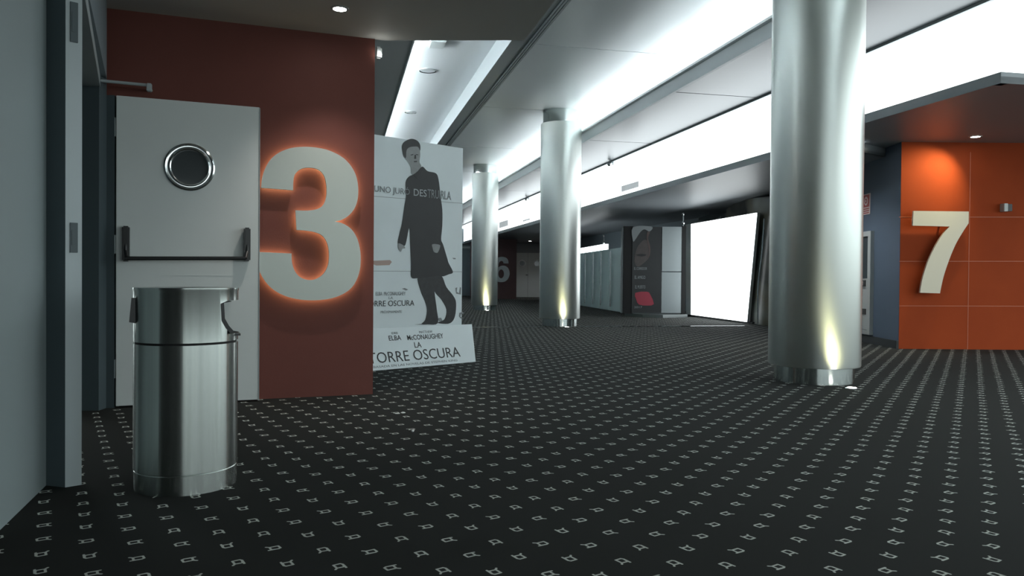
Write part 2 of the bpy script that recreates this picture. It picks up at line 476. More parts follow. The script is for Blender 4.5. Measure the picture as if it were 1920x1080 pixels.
# tray downlights
for px, py, r in ((802, 132, .14), (770, 210, .12)):
    p = onz(px, py, Z_A + .3)
    t = empty('ceiling_speaker', p)
    tag(t, 'round white recessed disc in the pale tray ceiling, ' + ('the nearer one' if py < 150 else 'the farther one just above the poster'), 'ceiling fitting', 'round discs in the tray ceiling')
    bm = bmesh.new(); lathe(bm, [(r * .86, -.004), (r, -.012), (r, 0)], seg=40, cap=False); link('rim', bm, M['chrome'], t, smooth=True)
    bm = bmesh.new(); lathe(bm, [(r * .86, -.006), (r * .86, 0)], seg=40); link('grille', bm, M['white_ceiling'], t)
p = onz(820, 81, Z_A + .28)
bm = bmesh.new(); box(bm, (0, 0, 0), (.22, .34, .06), TH, .01)
tag(link('ceiling_box', bm, M['white_ceiling'], loc=p), 'small white box fixed to the tray ceiling at its near edge', 'ceiling fitting')

# ------------------------------------------------------------------ frieze, fascia and soffit on the right
cf = onz(1846, 132, Z_FR); u_c, v_c = uv_of(cf)
cf = cor(U_W, v_c)
ce = onz(1920, 137, Z_FR) - onz(1846, 132, Z_FR); ce.z = 0; ce.normalize()
cf2 = cf + ce * 6
VB = uv_of(atd(1520, 250, 9.2))[1]           # where the frieze steps down, behind the near column
fz = empty('glowing_frieze', cor(U_W, 8, Z_FL)); tag(fz, 'long white wall band running above the dark soffit on the right, its wash of light built in as glow', 'glowing wall band')  # a wall washed by hidden tubes; that light is put in as emission
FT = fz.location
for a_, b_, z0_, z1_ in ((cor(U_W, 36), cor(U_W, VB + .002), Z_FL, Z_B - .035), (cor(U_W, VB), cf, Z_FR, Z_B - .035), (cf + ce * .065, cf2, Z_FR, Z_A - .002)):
    bm = bmesh.new(); wallbm(bm, a_ - FT, b_ - FT, z0_ - FT.z, z1_ - FT.z, .06); link('frieze_glow', bm, M['lit'], fz)
# fascia
bm = bmesh.new(); wallbm(bm, cor(U_W, 36), cor(U_W, VB), Z_SL, Z_FL, .08)
struct('trim_9', bm, M['soffit'])
bm = bmesh.new(); wallbm(bm, cor(U_W, VB), cf, Z_SR, Z_FR, .08)
struct('trim_10', bm, M['soffit'])
bm = bmesh.new(); wallbm(bm, cf, cf2, Z_SR, Z_FR, .08)
struct('trim_10', bm, M['soffit'])
# soffits
bm = bmesh.new(); prism(bm, [cor(U_W + .01, VB), cf, cf2, cf2 + Vector((0, 8, 0)), cor(U_W + 4.5, VB + 2)], Z_SR + .001, Z_SR + .06)
struct('ceiling', bm, M['soffit'])
bm = bmesh.new(); prism(bm, [cor(U_W + .01, VB), cor(U_W + 4.6, VB + 2), cor(U_W + 4.6, 42), cor(U_W + .01, 42)], Z_SL + .001, Z_SL + .04)
struct('ceiling', bm, M['soffit'])
bm = bmesh.new(); wallbm(bm, cor(U_W + .01, VB), cor(U_W + 4.6, VB + 2), Z_SL + .001, Z_SR + .06, .03); struct('trim_14', bm, M['soffit'])
# grey plates at the foot of the frieze
for px0, px1, py0, py1 in ((1165, 1197, 349, 360), (980, 993, 413, 416), (936, 952, 417, 428)):
    n = Vector((CU, SU, 0)); q = cor(U_W - .012, 5)
    pts = [onplane(px0, py0, q, n), onplane(px1, py0 - (px1 - px0) * .30, q, n), onplane(px1, py1 - (px1 - px0) * .30, q, n), onplane(px0, py1, q, n)]
    bm = bmesh.new(); quadprism(bm, pts, n * .01)
    tag(link('grey_plate', bm, M['plate']), 'small grey plate at the foot of the glowing band, ' + {1165: 'above the dark film poster', 980: 'just left of the middle column', 936: 'beside the farthest column'}[px0], 'plate', 'grey plates along the glowing band')
for px, py, where in ((1150, 307, 'right of the middle column'), (992, 373, 'left of the middle column')):
    n = Vector((CU, SU, 0)); p = onplane(px, py, cor(U_W - .01, 5), n)
    t = empty('wall_spot', p, TH)
    tag(t, 'tiny grey round fitting on the glowing band, ' + where, 'wall fitting')
    bm = bmesh.new(); cyl(bm, (0, 0, 0), (-.05, 0, 0), .035); link('mount', bm, M['trim_grey'], t, smooth=True)
    bm = bmesh.new(); bmesh.ops.create_uvsphere(bm, u_segments=16, v_segments=10, radius=.055); bmesh.ops.translate(bm, vec=(-.08, 0, -.01), verts=bm.verts); link('head', bm, M['chrome'], t, smooth=True)

# ------------------------------------------------------------------ right-hand walls
o0 = onz(1685, 654); o1 = onz(1920, 656)
blue1 = onz(1608, 639)
od = (o1 - o0).normalized(); on_ = Vector((od.y, -od.x, 0))
o2 = o0 + od * 4.5
bm = bmesh.new(); prism(bm, [o0, o2, o2 + Vector((0, .15, 0)), o0 + Vector((.12, .15, 0))], 0, Z_SR + .01)
struct('wall_right', bm, M['orange'])
# thin joints in the cladding
def onor(px, py): return onplane(px, py, o0 + on_ * .002, on_)
jn = 0
for (x0, y0, x1, y1) in ((1686, 490, 2060, 490), (1686, 573.5, 2060, 574.5), (1686, 407, 2060, 407)):
    p, q = onor(x0, y0), onor(x1, y1)
    bm = bmesh.new(); quadprism(bm, [p - Z * .004, q - Z * .004, q + Z * .004, p + Z * .004], on_ * .001); struct('trim_11', bm, M['joint'])
p = onor(1814, 655); bm = bmesh.new(); quadprism(bm, [p - od * .004, p + od * .004, p + od * .004 + Z * 2.5, p - od * .004 + Z * 2.5], on_ * .001); struct('trim_11', bm, M['joint'])
# blue wall at right angles
bd = Vector((blue1.x - o0.x, blue1.y - o0.y, 0)).normalized()
b_end = o0 + bd * 3.5
bm = bmesh.new(); wallbm(bm, b_end, o0 + bd * .008, 0, Z_SR + .01, .15)
struct('wall_near_right', bm, M['blue_wall'])
bm = bmesh.new(); wallbm(bm, b_end - Vector((.03, 0, 0)), o0 - Vector((.03, 0, 0)), 0, .10, .028)
struct('baseboard_right', bm, M['plinth'])
bn = Vector((-bd.y, bd.x, 0))                # out of the blue wall, towards the room
# steel edge where blue meets orange
# far right wall of the corridor
fw0 = cor(8.6, 12); fw1 = cor(8.2, 34)
bm = bmesh.new(); wallbm(bm, b_end + Vector((1.4, .1, 0)), b_end + Vector((.01, .1, 0)), 0, 2.66, -.1); struct('wall_back_right', bm, M['dark_wall'])
wr = cor(9.4, 42)
bm = bmesh.new(); wallbm(bm, wr, b_end + Vector((1.4, .1, 0)), 0, 2.66, .1); struct('wall_far_right', bm, M['dark_wall'])
# end wall of the corridor
r6a, r6b = onz(925, 560.5), onz(968, 560.5)
bm = bmesh.new(); wallbm(bm, r6a, r6b, 0, Z_SL + .02, 4); struct('wall_far', bm, M['brown_wall'])
d6 = onz(967, 557)
bm = bmesh.new(); wallbm(bm, d6 + Vector((-.2, .02, 0)), d6 + Vector((4, .02, 0)), 0, Z_SL + .02, .2); struct('wall_far_end', bm, M['soffit'])
ew = atd(870, 500, 37)
bm = bmesh.new(); wallbm(bm, (-7, 37), (-.5, 37), 0, 4.3, .2); struct('wall_end', bm, M['dark_wall'])
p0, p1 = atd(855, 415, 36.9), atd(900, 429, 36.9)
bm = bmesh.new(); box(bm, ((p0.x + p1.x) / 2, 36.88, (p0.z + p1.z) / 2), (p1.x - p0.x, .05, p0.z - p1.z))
tag(link('glowing_strip', bm, M['lit']), 'short frieze piece with built-in glow high on the end wall, between poster and farthest column', 'glowing wall band')  # end piece of the frieze, its wash of light likewise put in as emission
p0, p1 = atd(855, 462, 36.9), atd(900, 466, 36.9)
bm = bmesh.new(); box(bm, ((p0.x + p1.x) / 2, 36.88, (p0.z + p1.z) / 2), (p1.x - p0.x, .05, p0.z - p1.z)); struct('trim_13', bm, M['trim_grey'])
bm = bmesh.new(); p = onz(932, 560); cyl(bm, (p.x, p.y - .1, 0), (p.x, p.y - .1, 2.3), .03)
tag(link('corner_guard', bm, M['chrome'], smooth=True), 'thin upright chrome rod at the edge of the far red wall', 'rod')
# wall behind the camera and far right side of the room

# ------------------------------------------------------------------ numerals
N3 = [(67, 277, 1), (70, 240, 0), (82, 200, 0), (105, 160, 0), (140, 130, 0), (185, 110, 0), (240, 101, 0), (300, 102, 0), (350, 112, 0), (400, 135, 0), (435, 168, 0), (458, 210, 0), (467, 260, 0), (464, 310, 0), (450, 348, 0), (425, 378, 0), (395, 396, 0), (368, 403, 1),
      (405, 412, 0), (440, 435, 0), (465, 475, 0), (478, 530, 0), (478, 590, 0), (465, 640, 0), (440, 680, 0), (400, 708, 0), (350, 725, 0), (285, 732, 0), (220, 728, 0), (160, 712, 0), (110, 682, 0), (75, 640, 0), (57, 595, 0), (50, 536, 1),
      (190, 540, 1), (192, 575, 0), (203, 610, 0), (225, 636, 0), (260, 648, 0), (295, 642, 0), (325, 618, 0), (342, 580, 0), (344, 530, 0), (335, 490, 0), (315, 463, 0), (285, 450, 0), (250, 445, 0), (210, 443, 1),
      (205, 363, 1), (255, 362, 0), (295, 354, 0), (320, 335, 0), (332, 300, 0), (332, 255, 0), (322, 215, 0), (300, 192, 0), (265, 185, 0), (228, 192, 0), (203, 215, 0), (196, 245, 0), (195, 281, 1)]
N7 = [(763, 185, 1), (1017, 186, 1), (1017, 240, 1), (990, 282, 0), (958, 340, 0), (930, 410, 0), (905, 490, 0), (890, 565, 1), (798, 563, 1), (808, 500, 0), (832, 420, 0), (866, 345, 0), (900, 290, 0), (930, 256, 1), (760, 253, 1)]
N6 = [(.93, .26, 1), (.90, .13, 0), (.78, .035, 0), (.56, 0, 0), (.34, .025, 0), (.15, .12, 0), (.04, .27, 0), (0, .46, 0), (.01, .64, 0), (.06, .80, 0), (.16, .92, 0), (.32, .985, 0), (.52, 1, 0), (.72, .975, 0), (.88, .89, 0), (.97, .77, 0), (1, .66, 0), (.97, .53, 0), (.88, .42, 0), (.74, .36, 0), (.58, .345, 0), (.42, .38, 0), (.33, .44, 1), (.34, .30, 0), (.40, .20, 0), (.5, .165, 0), (.60, .19, 0), (.64, .26, 1)]
def inset(poly, dist):
    n = len(poly); out = []
    area = sum(poly[i][0] * poly[(i + 1) % n][1] - poly[(i + 1) % n][0] * poly[i][1] for i in range(n)) / 2
    sg = 1 if area > 0 else -1
    for i in range(n):
        a, b, c = Vector(poly[i - 1]), Vector(poly[i]), Vector(poly[(i + 1) % n])
        e1, e2 = (b - a), (c - b)
        if e1.length < 1e-9 or e2.length < 1e-9: out.append(tuple(b)); continue
        e1.normalize(); e2.normalize(); t = (e1 + e2)
        if t.length < 1e-6: t = e1
        t.normalize(); out.append((b.x - t.y * sg * dist, b.y + t.x * sg * dist))
    return out
def numeral(name, polys, x0, x1, y0, y1, P, xd, nd, gap, dep, m, label, halo=False):
    """outline px box -> wall plane through P with direction xd, normal nd"""
    q = P + nd * (gap + dep / 2)
    cx, cy = (x0 + x1) / 2, (y0 + y1) / 2
    c = onplane(cx, cy, q, nd); l = onplane(x0, cy, q, nd); r = onplane(x1, cy, q, nd)
    t_, b_ = onplane(cx, y0, q, nd), onplane(cx, y1, q, nd)
    W, H = (r - l).length, (t_ - b_).length
    loc = polys(W, H)
    root = empty(name, (c.x, c.y, b_.z)); tag(root, label, 'numeral')
    me = curve_mesh(loc, dep)
    bpy.context.view_layer.update()
    place_mesh('face', me, frame_mat(Vector((c.x, c.y, (t_.z + b_.z) / 2)), xd, Z, nd), m, root)
    if halo:
        me = curve_mesh([inset(loc[0], .002)], .012)
        place_mesh('backlight', me, frame_mat(Vector((c.x, c.y, (t_.z + b_.z) / 2)) - nd * (dep / 2 + .007), xd, Z, nd), M['halo'], root)
    for sx in (-.25, .25):
        bm = bmesh.new(); pc = Vector((c.x, c.y, (t_.z + b_.z) / 2)) + xd * W * (0.22 + .1 * sx if name == 'number_three' else .1) - root.location
        zoff = Z * H * ((.42 if name == 'number_seven' else .33) if sx < 0 else -.33)
        if name == 'number_seven': pc = Vector((c.x, c.y, (t_.z + b_.z) / 2)) - root.location + xd * (W * .1 if sx < 0 else -W * .2)
        if name == 'number_six': pc = Vector((c.x, c.y, (t_.z + b_.z) / 2)) - root.location - xd * W * .38; zoff = Z * H * (.1 if sx < 0 else -.2)
        a_ = pc + zoff - nd * (dep / 2); cyl(bm, a_, a_ - nd * gap, .012, 12); link('standoff', bm, M['chrome'], root)
    return root, c, W, H
def fromgrid(pts, bx0, bx1, by0, by1, n=6):
    def f(W, H):
        pl = catmull(pts, n)
        return [[((x - (bx0 + bx1) / 2) / (bx1 - bx0) * W, -(y - (by0 + by1) / 2) / (by1 - by0) * H) for x, y in pl]]
    return f
numeral('number_three', fromgrid(N3, 50, 479, 101, 732), 483.5, 678, 276.5, 563, corner3, dU, nW, .036, .028, M['numeral'],
        'large brushed metal 3 with a warm glow behind it on the red wall', halo=True)
numeral('number_seven', fromgrid(N7, 760, 1017, 185, 565), 1709.5, 1814, 396, 550, o0, od, on_, .10, .03, M['numeral_cream'],
        'large cream metal 7 standing off the orange wall')
def six(W, H):
    out = [[((x - .5) * W, (.5 - y) * H) for x, y in catmull(N6, 5)]]
    out.append([((.5 + .17 * math.cos(-a * .2618) - .5) * W, (.5 - .675 - .175 * math.sin(-a * .2618)) * H) for a in range(24)])
    return out
d6r = (r6b - r6a).normalized()
numeral('number_six', six, 924, 955.5, 481.5, 529, r6a, d6r, Vector((d6r.y, -d6r.x, 0)), .08, .03, M['tray'],
        'large pale 6 on the far red wall, partly behind the farthest column')

# ------------------------------------------------------------------ open door marked 3
dr = onz(487, 749.5) + nW * .0
dd = (onz(484.5, 752.3) - hinge); W_D = dd.length; dd.normalize(); dn = Vector((dd.y, -dd.x, 0))
rz = math.atan2(dd.y, dd.x)
H_D = onplane(352, 190, hinge, dn).z
door = empty('door_1', hinge, rz); door['kind'] = 'structure'
# local: x along leaf, y away from the camera, z up
bm = bmesh.new()
box(bm, (W_D / 2, .022, H_D / 2 + .006), (W_D, .044, H_D - .012), 0, .002)
leaf = link('door_leaf', bm, M['door'], door)
def dloc(px, py):
    p = onplane(px, py, hinge, dn) - hinge
    return Vector((p.dot(dd), 0, p.z))
c = dloc(355.5, 313.5); R = (dloc(404, 313) - dloc(307, 313)).length / 2
def ring(bm, c, prof, seg=56):               # profile (radius, depth towards viewer)
    rs = []
    for r, dpt in prof:
        rs.append([bm.verts.new((c.x + r * math.cos(2 * math.pi * k / seg), -dpt, c.z + r * math.sin(2 * math.pi * k / seg))) for k in range(seg)])
    for a, b in zip(rs, rs[1:]):
        for k in range(seg): bm.faces.new((a[k], a[(k + 1) % seg], b[(k + 1) % seg], b[k]))
bm = bmesh.new()
ring(bm, c, [(R, 0), (R * .99, .008), (R * .93, .014), (R * .86, .010), (R * .80, .012), (R * .75, .022), (R * .71, .018), (R * .70, -.002)])
link('porthole_rim', bm, M['chrome'], door, smooth=True)
bm = bmesh.new(); cyl(bm, (c.x, -.004, c.z), (c.x, .002, c.z), R * .72, 48); link('porthole_glass', bm, M['glass_dark'], door)
# push bar
pb = empty('push_bar'); pb.parent = door
bpy.data.objects.remove(pb)
bl, br = dloc(237, 485), dloc(463, 485)
zc = .5 * (dloc(237, 428).z + dloc(237, 487).z)
bm = bmesh.new(); cyl(bm, (bl.x, -.085, bl.z), (br.x - .01, -.085, br.z), .0125, 20)
cyl(bm, (bl.x + .012, -.085, bl.z), (bl.x, -.05, bl.z + .05), .011, 14); cyl(bm, (bl.x, -.05, bl.z + .05), (bl.x, -.04, bl.z + .13), .012, 14)
cyl(bm, (br.x - .012, -.085, br.z), (br.x, -.05, br.z + .05), .011, 14); cyl(bm, (br.x, -.05, br.z + .05), (br.x, -.04, br.z + .13), .012, 14)
bar = link('push_bar', bm, M['black'], door, smooth=True)
for q in (bl, br):
    bm = bmesh.new(); box(bm, (q.x, -.028, q.z + .095), (.042, .056, .225), 0, .008); link('bar_bracket', bm, M['black'], bar)
bm = bmesh.new(); box(bm, (W_D / 2, -.001, dloc(340, 516).z), (W_D * .86, .002, .004)); link('shadow_line', bm, M['door'], door)
for zz in (.25, 1.05, 1.80):
    bm = bmesh.new(); cyl(bm, (-.012, .02, zz - .06), (-.012, .02, zz + .06), .011, 12); link('hinge', bm, M['frame'], door, smooth=True)
# edge lipping of the leaf
bm = bmesh.new(); box(bm, (W_D + .002, .02, H_D / 2), (.004, .05, H_D - .012)); link('edge_strip', bm, M['frame'], door)
# closer arm above the door
pa, pc_ = onplane(186, 151, hinge + nW * .05, dn), onplane(280, 160, hinge + nW * .05, dn)
ca = empty('door_closer', pa); tag(ca, 'thin metal door closer arm above the open grey door', 'door closer')
bm = bmesh.new(); cyl(bm, (0, 0, 0), pc_ - pa, .010, 10); link('arm', bm, M['trim_grey'], ca)
bm = bmesh.new(); box(bm, pc_ - pa + Vector((0, .0, -.015)), (.03, .04, .05), rz, .004); link('bracket', bm, M['trim_grey'], ca)
bm = bmesh.new(); q_ = pc_ - pa; cyl(bm, q_, q_ - dn * .30, .008, 10); link('pivot_rod', bm, M['trim_grey'], ca)

# ------------------------------------------------------------------ litter bin
bf = onz(345, 931); bdir = Vector((bf.x, bf.y, 0)).normalized(); bc = Vector((bf.x, bf.y, 0)) + bdir * .20
bc.x = atd(350, 700, bc.y).x
BR = .197
bh = CAM_H - (541 - 518) * (bc.y - .2) / F
bn_ = empty('litter_bin', bc, 0); tag(bn_, 'tall round brushed steel litter bin beside the open grey door', 'bin')
zs = CAM_H - (645 - 518) * 2.95 / F
bm = bmesh.new(); lathe(bm, [(BR - .004, 0), (BR - .002, .075), (BR - .004, .078), (BR, .082), (BR, zs - .006)], seg=96, cap=True); link('body', bm, M['binsteel'], bn_, smooth=True)
bm = bmesh.new(); lathe(bm, [(BR - .006, zs - .007), (BR - .006, zs + .004)], seg=72); link('seam', bm, M['blackmatte'], bn_)
# head with a hand-wide opening cut in each side
side = Vector((bdir.y, -bdir.x, 0))          # to the right as seen
def head_mesh():
    bm = bmesh.new(); lathe(bm, [(BR, zs + .003), (BR + .001, bh - .012), (BR + .003, bh - .008), (BR + .003, bh)], seg=96)
    o = link('bin_head', bm, M['binsteel'])
    o.data.materials.append(M['blackmatte'])
    cutters = []
    for sgn in (1, -1):
        bm = bmesh.new()
        zt, zb = bh - .05, bh - .19
        dep = .075
        prof = [(BR + .1, zt), (BR - .045, zt), (BR - dep, zt - .012), (BR - dep + .004, zb + .06), (BR - dep + .02, zb + .03), (BR - .035, zb + .006), (BR + .1, zb)]
        if sgn < 0: prof = [(BR + .1, zt), (BR - .012, zt), (BR - .012, zb + .05), (BR + .1, zb + .05)]
        A = [side * (sgn * p) + bdir * -.30 + Z * z for p, z in prof]
        quadprism(bm, A, bdir * .60)
        bmesh.ops.recalc_face_normals(bm, faces=bm.faces)
        c_ = link('cut', bm, M['blackmatte']); cutters.append(c_)
        md = o.modifiers.new('b', 'BOOLEAN'); md.object = c_; md.operation = 'DIFFERENCE'; md.solver = 'EXACT'
        try: md.material_mode = 'TRANSFER'
        except Exception: pass
        if sgn > 0: pass
    bpy.context.view_layer.update()
    dg = bpy.context.evaluated_depsgraph_get(); me = bpy.data.meshes.new_from_object(o.evaluated_get(dg))
    for x_ in cutters + [o]: bpy.data.objects.remove(x_)
    for p in me.polygons:
        p.use_smooth = True; c_ = p.center
        p.material_index = 1 if (zs + .01 < c_.z < bh - .003 and abs(p.normal.z) < .999 and Vector((c_.x, c_.y)).length < BR - .006) or (zs + .01 < c_.z < bh - .01 and abs(p.normal.z) > .9) else 0
    me.set_sharp_from_angle(angle=math.radians(30))
    h = bpy.data.objects.new('head', me); COL.objects.link(h); h.parent = bn_
head_mesh()
bm = bmesh.new(); A = [side * p + bdir * -.07 + Z * z for p, z in ((BR - .05, bh - .196), (BR + .006, bh - .196), (BR + .006, bh - .188), (BR - .05, bh - .182))]
quadprism(bm, A, bdir * .14); link('opening_lip', bm, M['black'], bn_)
bm = bmesh.new(); dep = .075; zt, zb = bh - .05, bh - .19
prof = [(BR - .045, zt), (BR - dep, zt - .012), (BR - dep + .004, zb + .06), (BR - dep + .02, zb + .03), (BR - .035, zb + .006)]
A = [side * (p + .001) + bdir * -.128 + Z * z for p, z in prof] + [side * (p + .014) + bdir * -.128 + Z * (z + (-.004 if k == 0 else .008)) for k, (p, z) in reversed(list(enumerate(prof)))]
quadprism(bm, A, bdir * .25); link('opening_liner', bm, M['black'], bn_)
bm = bmesh.new(); A = [-side * p + bdir * -.07 + Z * z for p, z in ((BR - .02, bh - .04), (BR + .002, bh - .04), (BR + .010, bh - .135), (BR - .02, bh - .14))]
quadprism(bm, A, bdir * .14); link('side_flap', bm, M['black'], bn_)

# ------------------------------------------------------------------ columns
def column(pxb, pyb, radius, label, up_px, yaw_e=0):
    f_ = onz(pxb, pyb); d = Vector((f_.x, f_.y, 0)).normalized(); c = Vector((f_.x, f_.y, 0)) + d * (radius * .87)
    t = empty('steel_column', c); tag(t, label, 'column', 'steel clad columns of the foyer')
    bm = bmesh.new(); lathe(bm, [(radius - .03, .135), (radius - .004, .137), (radius, .145), (radius, 3.66), (radius - .004, 3.668), (radius - .03, 3.67)], seg=128)
    link('shaft', bm, M['steel'], t, smooth=True)
    bm = bmesh.new(); lathe(bm, [(radius * .87, 0), (radius * .87, .14)], seg=96); link('plinth', bm, M['base_steel'], t, smooth=True)
    bm = bmesh.new(); lathe(bm, [(radius * .90, 3.66), (radius * .90, Z_A - .002)], seg=96); link('neck', bm, M['mirror'], t, smooth=True)
    # recessed floor lamp in front of it
    u = onz(*up_px); ul = empty('floor_uplight', (u.x, u.y, 0)); return t, c, ul, u
cols = [column(1525, 722, .372, 'nearest and widest brushed steel column, left of the orange wall', (1597, 729)),
        column(1049, 612.5, .372, 'middle brushed steel column, between the poster stand and the white light box', (1063, 614)),
        column(908, 582, .355, 'farthest brushed steel column, in front of the number 6', (912, 582))]
for (t, c, ul, u), lab, en in zip(cols, ('round glowing floor lamp by the nearest column', 'round glowing floor lamp at the foot of the middle column', 'round glowing floor lamp at the foot of the farthest column'), (8, 8, 22)):
    if (Vector((u.x, u.y, 0)) - c).length < .40:
        dv = (Vector((u.x, u.y, 0)) - c).normalized(); ul.location = c + dv * .43
    tag(ul, lab, 'floor lamp')
    bm = bmesh.new(); lathe(bm, [(.05, 0), (.05, .006), (.038, .009)], seg=28); link('rim', bm, M['chrome'], ul, smooth=True)
    bm = bmesh.new(); lathe(bm, [(.036, .008), (.034, .0115), (.02, .013)], seg=24); link('lens', bm, M['uplens'], ul)
    sl = bpy.data.lights.new('uplight', 'SPOT'); sl.energy = en; sl.color = (1, .95, .5); sl.spot_size = math.radians(70); sl.spot_blend = .8; sl.shadow_soft_size = .12
    so = bpy.data.objects.new('uplight_light', sl); COL.objects.link(so); so.parent = ul; so.location = (0, 0, .03)
    dv = (c - ul.location).normalized() * .35 + Z
    so.rotation_euler = (-dv).to_track_quat('Z', 'Y').to_euler()

# ------------------------------------------------------------------ floor strip
s0, s1, s2, s3 = onz(886, 615), onz(1017, 613.5), onz(1086, 613), onz(1396, 612)
stp = empty('floor_strip', s0); tag(stp, 'thin metal joint strip crossing the carpet at the middle column', 'floor strip')
for a, b in ((s0, s1), (s2, s3)):
    bm = bmesh.new(); d = (b - a).normalized(); n = Vector((-d.y, d.x, 0)) * .02
    A = [a - n - s0, b - n - s0, b + n - s0, a + n - s0]
    quadprism(bm, A, Z * .012); link('strip', bm, M['mirror'], stp)

# ------------------------------------------------------------------ film poster stand
pr = onz(892, 679); 
q0 = onz(700, 696)
sd = Vector((math.cos(math.radians(42.5)), math.sin(math.radians(42.5)), 0)); sn = Vector((sd.y, -sd.x, 0))
PR = Vector((pr.x, pr.y, 0)) + sn * 0
PP = PR - sn * .16                           # plane of the upright card, a little behind the foot
def onp(px, py, off=0.0): return onplane(px, py, PP + sn * off, sn)
st = empty('poster_stand', PR); tag(st, 'tall white film poster stand with a man in a dark coat', 'poster stand')
tr, brr = onp(868, 278), onp(870, 612)
ptop = tr.z; xr = (tr - PP).dot(sd); xl = (onp(697, 400) - PP).dot(sd) - .25
def SP(x, z, off=0.0): return PP + sd * x + sn * off + Z * z
bm = bmesh.new()
quadprism(bm, [SP(xl, .02) - PR, SP(xr, .02) - PR, SP(xr, ptop) - PR, SP(xl, ptop) - PR], -sn * .012)
card = link('card', bm, M['card'], st)
# folding foot, flaring forward
zt = onp(884, 608, .03).z
ftl, ftr = onplane(697, 618, PP + sn * .03, sn), onplane(886, 608, PP + sn * .03, sn)
xr2 = (ftr - PP).dot(sd); 
f0, f1 = SP(xl, zt, .02), SP(xr2, zt, .02)
g1 = Vector((pr.x, pr.y, .004)); g0 = g1 - sd * (xr - xl + .05)
bm = bmesh.new(); ft_n = (g1 - g0).cross(f0 - g0).normalized()
if ft_n.dot(sn) < 0: ft_n = -ft_n
quadprism(bm, [g0 - PR, g1 - PR, f1 - PR, f0 - PR], -ft_n * .01)
foot = link('foot_panel', bm, M['card'], st)
# back struts
bm = bmesh.new(); A = [SP(xr - .3, .0, -.012), SP(xr - .3, 1.4, -.012), SP(xr - .3, 0, -.45)]
quadprism(bm, [a - PR for a in A], sd * .01); link('back_strut', bm, M['card'], st)
def CP(cx, cy): return (680 + cx / 2.35, 240 + cy / 2.35)
def print_poly(name, pts, m, off, smooth=5, parent=st):
    loc = []
    for cx, cy in pts:
        p = onp(*CP(cx, cy)) - PP; loc.append((p.dot(sd), p.z, 0))
    pl = catmull(loc, smooth) if smooth > 1 else [l[:2] for l in loc]
    me = curve_mesh([pl], .0012)
    return place_mesh(name, me, frame_mat(PP + sn * off, sd, Z, sn), m, parent)
coat = print_poly('printed_coat', [(240, 192), (262, 170), (285, 190), (322, 200), (334, 230), (342, 300), (350, 360), (350, 430), (345, 490), (354, 515), (372, 575), (378, 595), (397, 635), (378, 645), (352, 654), (325, 652), (280, 658), (240, 662), (213, 657), (212, 600), (208, 500), (204, 440), (192, 498), (182, 520), (155, 510), (160, 470), (172, 420), (182, 350), (190, 300), (188, 240), (202, 215), (222, 205)], M['coat'], .003, 4)
print_poly('printed_leg', [(243, 655), (302, 653), (312, 690), (318, 740), (326, 800), (330, 860), (285, 866), (258, 864), (275, 845), (282, 800), (272, 760), (255, 720)], M['trouser'], .0022, 4)
print_poly('printed_leg', [(296, 655), (345, 650), (368, 700), (398, 738), (411, 770), (406, 830), (385, 860), (345, 862), (332, 856), (360, 842), (368, 800), (345, 755), (316, 720)], M['trouser'], .0018, 4)
head = print_poly('printed_face', [(184, 95), (184, 128), (198, 148), (210, 172), (213, 200), (224, 208), (242, 190), (258, 170), (250, 150), (253, 118), (247, 84), (215, 72)], M['skin'], .0022, 4)
print_poly('printed_hair', [(176, 112), (172, 80), (184, 60), (212, 48), (238, 55), (252, 74), (252, 100), (244, 84), (226, 82), (204, 86), (192, 100), (190, 130), (182, 128)], M['hair'], .0036, 4)
for e_ in (((210, 118), (222, 115), (222, 119), (211, 121)), ((234, 115), (244, 117), (244, 120), (235, 119)), ((224, 146), (238, 145), (239, 150), (226, 151)), ((228, 118), (234, 119), (235, 136), (226, 136))):
    print_poly('printed_feature', e_, M['hair'], .0038, 1, head)
print_poly('printed_collar', [(222, 206), (240, 192), (262, 170), (268, 180), (248, 205), (236, 222)], M['ink'], .0046, 1, coat)
print_poly('printed_hand', [(157, 508), (180, 518), (186, 530), (174, 532), (168, 545), (162, 540), (155, 528)], M['skin'], .004, 3)
print_poly('printed_hand', [(306, 512), (338, 515), (338, 530), (330, 548), (322, 550), (312, 545), (307, 530)], M['skin'], .0048, 3)
for bits in ([(395, 572), (408, 573), (410, 578), (400, 578)], [(408, 705), (416, 702), (414, 722), (424, 728), (428, 700), (433, 704), (432, 734), (412, 730)], [(425, 815), (440, 810), (445, 816), (432, 822), (430, 832), (442, 836), (432, 840), (424, 830)], [(172, 708), (185, 705), (200, 712), (190, 716)], [(228, 866), (262, 862), (262, 867)], [(330, 838), (345, 836), (352, 850), (336, 852)]):
    print_poly('printed_fragment', bits, M['ink_grey'], .0022, 1)
print_poly('printed_smear', [(45, 585), (120, 582), (128, 590), (118, 604), (60, 606), (45, 600)], M['rust'], .0015, 1)
for yy, s_ in ((301, .07), (632, .0)):
    pass
bm = bmesh.new()
for (ya, yb) in ((300, 333), (631, 634)):
    pa, pb = onp(*CP(30, ya)), onp(*CP(441, yb)); bm = bmesh.new(); quadprism(bm, [pa - PR + sn * .001, pb - PR + sn * .001, pb - PR + sn * .001 + Z * .004, pa - PR + sn * .001 + Z * .004], sn * .0008)
    link('panel_joint', bm, M['ink_grey'], st)
